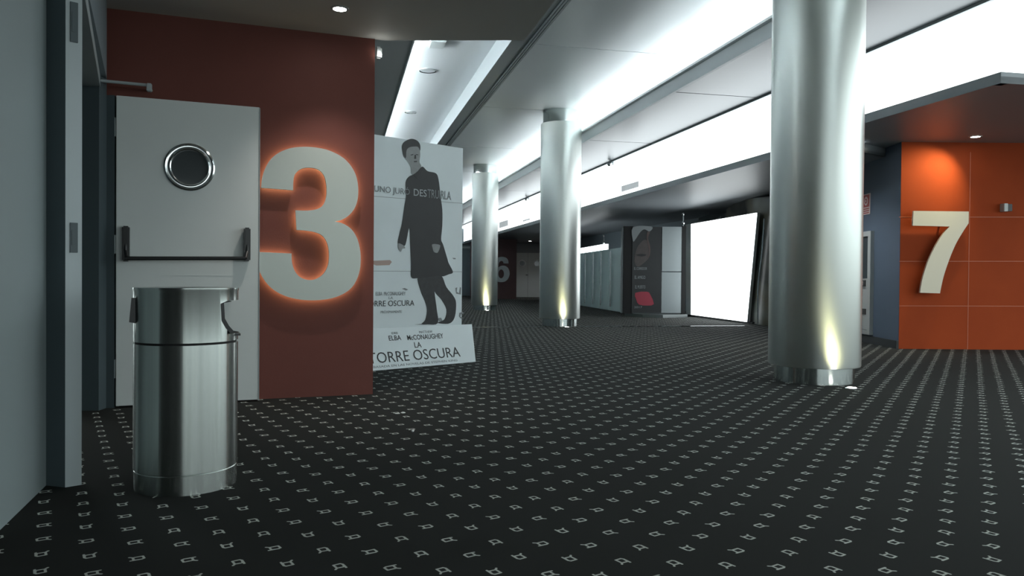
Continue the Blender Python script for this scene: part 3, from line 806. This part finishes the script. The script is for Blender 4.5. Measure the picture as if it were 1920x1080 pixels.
def text_on(s, x0, y0, x1, y1, m, parent, P=None, n=None, xd=None, up=Z, off=.003, bold=0.0, name='lettering'):
    """fit a line of text between two pixels (bottom-left, top height at left) on a plane"""
    P = PP if P is None else P; n = sn if n is None else n; xd = sd if xd is None else xd
    me = text_mesh(s, .0012, bold)
    xs = [v_.co.x for v_ in me.vertices]; ys = [v_.co.y for v_ in me.vertices]
    w0, w1, h0, h1 = min(xs), max(xs), min(ys), max(ys)
    cx = (x0 + x1) / 2; cy = (y0 + y1) / 2
    q = P + n * off
    bl_ = onplane(x0, y1, q, n); tl = onplane(x0, y0, q, n)
    W = (onplane(x1, cy, q, n) - onplane(x0, cy, q, n)).dot(xd)
    H = (onplane(cx, y0, q, n) - onplane(cx, y1, q, n)).length
    mid = onplane(cx, cy, q, n)
    mt = frame_mat(mid, xd, up, n) @ Matrix.Diagonal((W / (w1 - w0), H / (h1 - h0), 1, 1)) @ Matrix.Translation((-(w0 + w1) / 2, -(h0 + h1) / 2, 0))
    return place_mesh(name, me, mt, m, parent)
text_on('UNO JURÓ', 703, 348, 769, 366, M['ink_grey'], st, off=.005)
text_on('DES', 776, 355, 800, 368, M['ink_pale'], st, off=.005)
text_on('TRUIRLA', 802, 357, 846, 373, M['ink_grey'], st, off=.005)
text_on('ELBA  McCONAUGHEY', 705, 547, 761, 554, M['ink_grey'], st)
text_on('LA', 729, 556, 737, 561, M['ink_grey'], st)
text_on('TORRE OSCURA', 684, 563.5, 778, 574, M['ink'], st, bold=-.004)
text_on('PRÓXIMAMENTE', 714, 581, 754, 587, M['ink_grey'], st)
# lettering on the foot
fu = ((f0 - g0) - sd * (f0 - g0).dot(sd)).normalized(); G0 = g1
kw = dict(P=G0, n=ft_n, xd=sd, up=fu, off=.002)
text_on('IDRIS', 734, 622.5, 746, 626.5, M['ink_grey'], foot, **kw)
text_on('ELBA', 729, 629, 752, 638, M['ink'], foot, bold=.006, **kw)
text_on('MATTHEW', 786, 620, 811, 624.3, M['ink_grey'], foot, **kw)
text_on('McCONAUGHEY', 764, 626.8, 832, 635.8, M['ink'], foot, bold=.006, **kw)
text_on('LA', 777, 641.5, 790, 651.5, M['ink'], foot, **kw)
text_on('TORRE OSCURA', 694, 656, 867, 675, M['ink'], foot, bold=-.004, **kw)
text_on('BASADA EN LAS NOVELAS DE STEPHEN KING', 703, 679.5, 862, 683.5, M['ink_grey'], foot, **kw)

# ------------------------------------------------------------------ light box on the right
pR = onz(1398, 607); pL = onz(1295, 594)
ld = (pR - pL).normalized(); ln = Vector((ld.y, -ld.x, 0))
if ln.y > 0 and ln.x > 0: ln = -ln
lb = empty('light_box', pL); tag(lb, 'big glowing white light box leaning outwards at the right, on a dark plinth', 'light box')
def lq(px, py): return onplane(px, py, pL, ln) - pL
F4 = [lq(1295.5, 590), lq(1398, 603.5), lq(1417, 399), lq(1295.5, 420)]
bm = bmesh.new(); quadprism(bm, F4, -ln * .03); link('lit_face', bm, M['litbox'], lb)
F4b = [p - ln * .032 for p in F4]
bm = bmesh.new(); quadprism(bm, F4b, -ln * .06); link('housing', bm, M['cab'], lb)
sd0 = [lq(1286, 589.5), lq(1295.2, 590), lq(1295.2, 420), lq(1286, 421)]
bm = bmesh.new(); quadprism(bm, sd0, -ln * .05); link('side_return', bm, mat('pale lit side', rgb(200, 206, 208), .5), lb)
bm = bmesh.new(); A = [lq(1290, 589), lq(1402, 604), lq(1400, 611), lq(1290, 594.5)]
quadprism(bm, [a - ln * .10 for a in A], -ln * .3); link('plinth', bm, M['plinth'], lb)

# curved glossy poster sheets behind the light box
def sheet(name, pts_top, pts_bot, ds, m, label):
    bm = bmesh.new(); rows = []
    n = len(pts_top)
    top = catmull_open([(x, y, d) for (x, y), d in zip(pts_top, ds)]); bot = catmull_open([(x, y, d) for (x, y), d in zip(pts_bot, ds)])
    T_ = [atd(x, y, d) for x, y, d in top]; B_ = [atd(x, y, d) for x, y, d in bot]
    vt = [bm.verts.new(p) for p in T_]; vb = [bm.verts.new(p) for p in B_]
    for k in range(len(vt) - 1): bm.faces.new((vb[k], vb[k + 1], vt[k + 1], vt[k]))
    bmesh.ops.solidify(bm, geom=bm.faces[:], thickness=.01)
    o = link(name, bm, m, smooth=True); tag(o, label, 'display panel'); return o
def catmull_open(P, n=8):
    out = []
    for i in range(len(P) - 1):
        a, b, c, d = P[max(i - 1, 0)], P[i], P[i + 1], P[min(i + 2, len(P) - 1)]
        for k in range(n):
            t = k / n; out.append(tuple(.5 * ((2 * b[j]) + (-a[j] + c[j]) * t + (2 * a[j] - 5 * b[j] + 4 * c[j] - d[j]) * t * t + (-a[j] + 3 * b[j] - 3 * c[j] + d[j]) * t ** 3) for j in range(3)))
    out.append(P[-1]); return out
def sheetmat():
    m = mat('blurred grey brown printed sheet', rgb(150, 156, 154), .22, spec=.8)
    nt = m.node_tree; b = nt.nodes['Principled BSDF']; tc = nt.nodes.new('ShaderNodeTexCoord'); n = nt.nodes.new('ShaderNodeTexNoise')
    mp = nt.nodes.new('ShaderNodeMapping'); mp.inputs['Scale'].default_value = (.45, .45, .45); nt.links.new(tc.outputs['Object'], mp.inputs[0]); nt.links.new(mp.outputs[0], n.inputs['Vector'])
    n.inputs['Scale'].default_value = 1.6; r = nt.nodes.new('ShaderNodeValToRGB')
    r.color_ramp.elements[0].position = .35; r.color_ramp.elements[0].color = rgb(90, 94, 90); r.color_ramp.elements[1].position = .62; r.color_ramp.elements[1].color = rgb(205, 210, 205)
    e = r.color_ramp.elements.new(.48); e.color = rgb(150, 148, 132)
    nt.links.new(n.outputs['Fac'], r.inputs[0]); nt.links.new(r.outputs[0], b.inputs['Base Color']); return m
M['sheet'] = sheetmat()
sheet('curved_display', [(1362, 392), (1383, 378), (1410, 372), (1450, 367), (1500, 360)], [(1352, 600), (1380, 606), (1405, 612), (1440, 620), (1480, 628)], [16.9, 16.2, 15.2, 14.3, 13.6], M['sheet'], 'tall curved grey printed display sheet behind the glowing light box')
sheet('curved_display', [(1287, 421), (1310, 414), (1335, 414), (1352, 405)], [(1287, 560), (1310, 560), (1335, 560), (1352, 560)], [18.0, 18.3, 18.2, 18.0], M['panel_grey'], 'low curved pale sheet showing over the left top of the light box')
sheet('curved_display', [(1310, 409), (1330, 402), (1350, 401), (1356, 400)], [(1310, 560), (1330, 560), (1350, 560), (1356, 560)], [18.8, 18.9, 18.8, 18.7], M['trim_grey'], 'curved grey sheet rising just above the light box, at its back')
bm = bmesh.new()
ptsb = catmull_open([(1433, 410, 13.5), (1429, 470, 13.5), (1424, 510, 13.5), (1421, 545, 13.5), (1421, 607, 13.5)], 6)
P3 = [atd(*p) for p in ptsb]
for a, b in zip(P3, P3[1:]): cyl(bm, a, b, .012, 10)
tag(link('bent_rod', bm, M['chrome'], smooth=True), 'thin bent chrome rod standing between the light box and nearest column', 'rod')

# small lamps on arms above the displays
da, db = onz(1055, 568), onz(1164, 586)
gd = (db - da).normalized(); gn = Vector((gd.y, -gd.x, 0))
for px, py, d, lab in ((1281, 412, 17.42, 'small chrome lamp on a stem above the left edge of the light box'), (1132, 450, onplane(1132, 455, da, gn).y + .06, 'small chrome lamp on a stem above the row of glass doors')):
    p = atd(px, py, d); t = empty('picture_light', p); tag(t, lab, 'lamp')
    bm = bmesh.new(); cyl(bm, (0, 0, -(p.z - atd(px, 424 if px > 1200 else 458, d).z) - .01), (0, 0, .12), .012, 10); link('stem', bm, M['trim_grey'], t)
    bm = bmesh.new(); bmesh.ops.create_uvsphere(bm, u_segments=16, v_segments=10, radius=.035); bmesh.ops.scale(bm, vec=(1, 1, 1.3), verts=bm.verts); bmesh.ops.translate(bm, vec=(0, 0, -.07), verts=bm.verts); link('head', bm, M['chrome'], t, smooth=True)
    bm = bmesh.new(); bmesh.ops.create_uvsphere(bm, u_segments=16, v_segments=10, radius=.03); bmesh.ops.translate(bm, vec=(0, 0, .13), verts=bm.verts); link('top_knob', bm, M['chrome'], t, smooth=True)

# ------------------------------------------------------------------ dark film poster and steel sheet
D_P = 17.4
def PF(px, py, d=D_P): return atd(px, py, d)
o_ = onz(1235, 594.5); pf = empty('wall_poster', (PF(1235, 500).x, D_P, 0)); tag(pf, 'dark film poster with a shadowed face and red patch, left of the light box', 'poster')
def rectxz(px0, py0, px1, py1, d, th, name, m, parent):
    a, b = PF(px0, py0, d), PF(px1, py1, d); L0 = parent.location
    bm = bmesh.new(); box(bm, ((a.x + b.x) / 2 - L0.x, d + th / 2 - L0.y, (a.z + b.z) / 2 - L0.z), (b.x - a.x, th, a.z - b.z)); return link(name, bm, m, parent)
rectxz(1170, 424, 1186, 588, D_P + .01, .10, 'frame', M['blackmatte'], pf)
def steelsheet():
    m = mat('dull folded steel sheet', rgb(150, 158, 160), .33, metal=.8, bump=.25, bscale=1.6, stretch=(1, 1, .5)); return m
rectxz(1186, 425, 1240, 587, D_P, .08, 'print', mat('near black print', rgb(30, 33, 35), .35, noise=.3, nscale=3), pf)
def ppoly(name, pts, m, off, n=4):
    loc = [(PF(x, y).x - pf.location.x, PF(x, y).z, 0) for x, y in pts]
    pl = catmull(loc, n); me = curve_mesh([pl], .002); me.transform(Matrix(((1, 0, 0, 0), (0, 0, -1, -off), (0, 1, 0, 0), (0, 0, 0, 1)))); me.materials.append(m)
    o = bpy.data.objects.new(name, me); COL.objects.link(o); o.parent = pf
ppoly('printed_sky', [(1187, 426), (1222, 425), (1218, 434), (1208, 430), (1200, 436), (1192, 448), (1187, 452)], mat('grey print', rgb(120, 126, 128), .4), .004)
ppoly('printed_face', [(1196, 462), (1207, 450), (1216, 454), (1219, 470), (1216, 484), (1206, 494), (1196, 500), (1190, 492), (1191, 476)], mat('dim flesh print', rgb(66, 60, 59), .4, noise=.35, nscale=8), .004)
ppoly('printed_hairline', [(1213, 437), (1219, 434), (1215, 446), (1219, 462), (1219, 476), (1214, 486), (1217, 470), (1213, 452)], mat('red brown print', rgb(74, 60, 58), .4), .007)
ppoly('printed_brow', [(1192, 478), (1202, 476), (1212, 478), (1203, 481)], M['ink'], .008)
ppoly('red_patch', [(1191, 549), (1213, 547), (1219, 552), (1226, 570), (1214, 573), (1198, 571), (1193, 562)], mat('red print', rgb(140, 44, 60), .4), .004, 2)
def ptext(s, x0, y0, x1, y1):
    text_on(s, x0, y0, x1, y1, M['ink_grey'], pf, P=Vector((0, D_P, 0)), n=Vector((0, -1, 0)), xd=Vector((1, 0, 0)), off=.004)
ptext('EL CORREDOR', 1189, 501, 1213, 506); ptext('EL AMIGO', 1190, 517, 1210, 523); ptext('EL MUERTO', 1191, 535, 1210, 541); ptext('2017', 1189, 574, 1204, 578)
sh = empty('steel_sheet', (PF(1262, 500).x, D_P, 0)); tag(sh, 'dull crumpled steel sheet between the dark poster and the light box', 'metal sheet')
ms = steelsheet()
rectxz(1240.5, 425, 1279, 509, D_P, .05, 'upper_sheet', ms, sh); rectxz(1240.5, 510.3, 1279, 587, D_P, .05, 'lower_sheet', ms, sh)
rectxz(1279.3, 424, 1285, 589, D_P - .02, .08, 'edge_post', M['blackmatte'], sh)
bm = bmesh.new()
A = [onz(1171, 592.5), onz(1205, 595), onz(1243, 596.2), onz(1289, 595.2)]
top = [Vector((p.x, p.y, .10)) for p in A]
pl = [(p.x, p.y) for p in A] + [(A[3].x + .1, 17.95), (A[0].x + .15, 17.95)]
prism(bm, pl, 0, .068); tag(link('steel_kerb', bm, mat('dull steel kerb', rgb(130, 136, 136), .3, metal=.7)), 'low dull steel kerb under the dark poster', 'kerb')

# pilaster and the row of glass doors
bm = bmesh.new(); a, b = onz(1165, 587), onz(1172, 587.5); box(bm, ((a.x + b.x) / 2, a.y + .1, (atd(1168, 426, a.y).z) / 2), (b.x - a.x, .2, atd(1168, 426, a.y).z))
tag(link('pilaster', bm, M['trim_grey']), 'narrow grey upright at the end of the row of glass doors', 'post')
edges = [1056, 1077, 1093, 1108, 1123, 1139.5, 1164]
hx = [1068, 1085, 1100.5, 1115.5, 1130.5, 1148.6]
places = ['sixth from the post', 'fifth from the post', 'fourth from the post', 'third from the post', 'second from the post', 'nearest the post']
for k in range(6):
    A = onplane(edges[k] + .25, 560, da, gn); B = onplane(edges[k + 1] - .25, 560, da, gn)
    t = empty('glass_door', ((A.x + B.x) / 2, (A.y + B.y) / 2, 0), math.atan2(gd.y, gd.x))
    tag(t, 'tall grey teal glass door with an upright chrome bar, ' + places[k], 'door', 'row of grey glass doors with chrome bars')
    W = (B - A).xy.length
    bm = bmesh.new(); box(bm, (0, .025, .845), (W, .05, 1.67), 0, .004); link('leaf', bm, M['teal'], t)
    hp = onplane(hx[k], 520, da, gn); hxl = (hp - t.location).dot(gd)
    bm = bmesh.new(); cyl(bm, (hxl, -.05, .12), (hxl, -.05, 1.62), .032, 14)
    for zz in (.3, 1.45): cyl(bm, (hxl, -.05, zz), (hxl, 0, zz), .012, 8)
    link('bar', bm, M['chrome'], t, smooth=True)
A = onplane(1055, 478, da, gn); B = onplane(1133, 470, da, gn)
C1 = onplane(1133, 457.5, da, gn); C0 = Vector((A.x, A.y, C1.z))
bm = bmesh.new(); bz = 1.69
quadprism(bm, [Vector((A.x, A.y, bz)), Vector((B.x, B.y, bz)), Vector((B.x, B.y, C1.z)), C0], -gn * .12)
tag(link('light_strip', bm, M['lit']), 'bright white light strip on top of the grey glass doors', 'lamp')

# ------------------------------------------------------------------ doors marked 6
dY = d6.y
t = empty('door_2', (d6.x, dY, 0)); t['kind'] = 'structure'
xm = atd(989.5, 520, dY).x; xe = atd(1012, 520, dY).x + .05
H6 = atd(980, 474, dY).z
for n_, (xa, xb, cx_) in enumerate(((d6.x, xm, 979), (xm, 2 * xm - d6.x, 1007))):
    if n_: t = empty('door_3', (xa, dY, 0)); t['kind'] = 'structure'
    bm = bmesh.new(); box(bm, ((xb - xa) / 2, -.03, H6 / 2), (xb - xa - .012, .05, H6 - .01)); link('door_leaf', bm, M['door'], t)
    c = Vector((atd(cx_, 494, dY).x - xa, 0, atd(cx_, 494, dY).z))
    bm = bmesh.new(); rs = c; ring(bm, Vector((c.x, 0, c.z)), [(.17, .055), (.16, .075), (.125, .078), (.115, .055)], 32); link('porthole_rim', bm, M['tray'], t, smooth=True)
    bm = bmesh.new(); cyl(bm, (c.x, -.06, c.z), (c.x, -.04, c.z), .118, 24); link('porthole_glass', bm, M['glass_dark'], t)
    if n_ == 0:
        bm = bmesh.new(); hz = atd(993, 515.5, dY); cyl(bm, (xb - xa - .10, -.09, hz.z), (xb - xa + .02, -.09, hz.z), .012); cyl(bm, (xb - xa - .05, -.09, hz.z), (xb - xa - .05, -.04, hz.z), .02); link('door_handle', bm, M['black'], t)

# ------------------------------------------------------------------ fire hose cabinet and its sign on the blue wall
W0 = o0 + bn * .0
if bn.x > 0: bn = -bn
def onb(px, py, off=0.0): return onplane(px, py, o0 + bn * off, bn)
c1, c0 = onb(1634, 433, .02), onb(1634, 633, .02)
fc = empty('hose_cabinet', Vector((c0.x, c0.y, 0))); tag(fc, 'grey metal fire hose cabinet with dark glass on the dark blue wall', 'cabinet')
wlen = .72; ztop = c1.z; zbot = max(.12, c0.z)
def cb(y0, y1, z0, z1, d0, d1, name, m, parent=None):
    A = [bd * y0 + bn * d0, bd * y1 + bn * d0]; bm = bmesh.new()
    quadprism(bm, [A[0] + Z * z0, A[1] + Z * z0, A[1] + Z * z1, A[0] + Z * z1], bn * (d1 - d0)); return link(name, bm, m, parent or fc)
cb(0, wlen, zbot, ztop, -.02, .0, 'back_box', M['cab'])
for a_, b_, z0_, z1_ in ((0, .09, zbot, ztop), (wlen - .09, wlen, zbot, ztop), (.09, wlen - .09, ztop - .07, ztop), (.09, wlen - .09, zbot, zbot + .06)):
    cb(a_, b_, z0_, z1_, .0, .03, 'frame_bar', M['cab'])
zg = onb(1620, 522, .02).z; zh = onb(1620, 541, .02).z
cb(.10, wlen - .10, zg, ztop - .08, .0, .012, 'glass_pane', M['glass_dark'])
cb(.10, wlen - .10, zh + .005, zg - .005, .0, .018, 'latch_panel', M['cab'])
lp = cb(.10, wlen - .10, zbot + .07, zh - .005, .0, .02, 'lower_door', M['cab'])
cb(.16, .34, zh + .03, zg - .025, .018, .032, 'latch', M['black'])
cb(.22, .28, zh + .045, zg - .04, .032, .036, 'latch_button', M['sign_white'])
zl = onb(1621, 584, .02).z
cb(.14, .27, zl - .04, zl + .04, .02, .03, 'door_pull', M['black'], lp)
s1_, s0_ = onb(1632, 362, .0), onb(1632, 401, .0)
sg = empty('fire_sign', Vector((s0_.x, s0_.y, s0_.z))); tag(sg, 'white and faded red fire hose sign on the blue wall beside the nearest column', 'sign')
sw, shh = .40, s1_.z - s0_.z
cb(0, sw, 0, shh, .0, .008, 'plate', M['sign_white'], sg)
cb(.02, sw - .17, shh * .36, shh * .95, .008, .010, 'red_square', M['sign_red'], sg)
bm = bmesh.new(); pc = bd * (.02 + (sw - .19) / 2) + Z * shh * .655
for rr, m_, dd_ in ((.062, M['sign_white'], .0105), (.036, M['sign_red'], .0125), (.016, M['sign_white'], .0145)):
    bm = bmesh.new(); cyl(bm, pc + bn * .009, pc + bn * dd_, rr, 24); link('hose_symbol', bm, m_, sg)
for q in range(3): cb(.025, sw - .175, shh * (.05 + .10 * q), shh * (.10 + .10 * q), .008, .010, 'text_line', M['sign_red'], sg)
cb(sw - .14, sw - .02, shh * .05, shh * .95, .008, .010, 'red_band', M['sign_red'], sg)

# ------------------------------------------------------------------ small fittings
def downlight(px, py, zc, label, r=.045, power=10, col=(1, .95, .85), ang=80, tilt=None, size=.03):
    p = onz(px, py, zc); t = empty('downlight', p); tag(t, label, 'ceiling lamp')
    bm = bmesh.new(); lathe(bm, [(r, 0), (r * 1.02, -.006), (r * 1.35, -.004), (r * 1.4, 0)], seg=28, cap=False); link('rim', bm, M['trim_grey'], t, smooth=True)
    bm = bmesh.new(); lathe(bm, [(r, -.003), (r, -.0005)], seg=24); link('lens', bm, M['lamp'], t)
    l = bpy.data.lights.new('down', 'SPOT'); l.energy = power; l.color = col; l.spot_size = math.radians(ang); l.spot_blend = 1.0; l.shadow_soft_size = size
    o = bpy.data.objects.new('downlight_light', l); COL.objects.link(o); o.parent = t; o.location = (0, 0, -.03)
    if tilt is not None: o.rotation_euler = (-tilt).to_track_quat('Z', 'Y').to_euler()
    return t
downlight(637, 16, Z_NEAR, 'round glowing ceiling downlight above the number 3', .042, E_DOWN3, (1, .93, .86), 84, -nW * .12 - Z)
downlight(1829, 256, Z_SR, 'bright ceiling downlight in front of the orange wall, above the number 7', .05, E_DOWN7, (1, .86, .46), 105, Vector((-.7, .5, -1)))
downlight(1613, 268, Z_SR, 'small ceiling downlight at the right edge of the nearest column', .04, 10, (.95, .98, 1), 70)
downlight(1506, 300, Z_SL, 'added ceiling downlight in the dark soffit, unseen behind the nearest column', .05, 45, (.95, .98, 1), 130)  # invented lamp, hidden by the column, added to brighten the curved display
downlight(994, 452, Z_SL, 'tiny downlight in the soffit above the far round-windowed doors', 0.07, 26, (.95, .98, 1), 120)
# fitting on the end of the red wall
p = onplane(711, 98, corner3 + dU * .01, nW)
t = empty('wall_camera', corner3 + dU * .0 + Z * (p.z - 0)); tag(t, 'small grey fitting on the upper end edge of the red wall', 'camera')
bm = bmesh.new(); box(bm, tuple(dU * .028 - nW * .02), (.05, .05, .09), math.atan2(dU.y, dU.x), .012); link('housing', bm, M['trim_grey'], t, smooth=True)
bm = bmesh.new(); q = dU * .035 + nW * .008; cyl(bm, q - Z * .02, q + nW * .012 - Z * .02, .010, 14); link('lens', bm, M['lamp'], t)
# small bracket on the orange wall
p = onor(1883, 390); t = empty('wall_sensor', p); tag(t, 'small metal and black fitting on the orange wall, right of the 7', 'sensor')
bm = bmesh.new(); box(bm, tuple(on_ * .04 - od * .03), (.05, .09, .10), math.atan2(od.y, od.x), .004); link('body', bm, M['cab'], t)
bm = bmesh.new(); box(bm, tuple(on_ * .03 + od * .03), (.07, .06, .09), math.atan2(od.y, od.x), .004); link('sensor_head', bm, M['black'], t)

# litter on the carpet
def blob(name, px, py, s, label):
    p = onz(px, py); bm = bmesh.new(); bmesh.ops.create_icosphere(bm, subdivisions=2, radius=1)
    for v_ in bm.verts: v_.co *= 1 + random.uniform(-.25, .25)
    bmesh.ops.scale(bm, vec=s, verts=bm.verts); bmesh.ops.translate(bm, vec=(0, 0, s[2] * .8), verts=bm.verts)
    tag(link(name, bm, M['litter'], loc=p), label, 'litter', 'scraps on the carpet')
blob('popcorn', 774, 809.5, (.008, .008, .007), 'single white crumb lying on the open carpet')
blob('paper_scrap', 745, 776, (.017, .008, .003), 'flat white scrap on the carpet, left of a twisted one')
blob('paper_scrap', 756, 775, (.014, .007, .005), 'twisted white scrap on the carpet, beyond the single crumb')
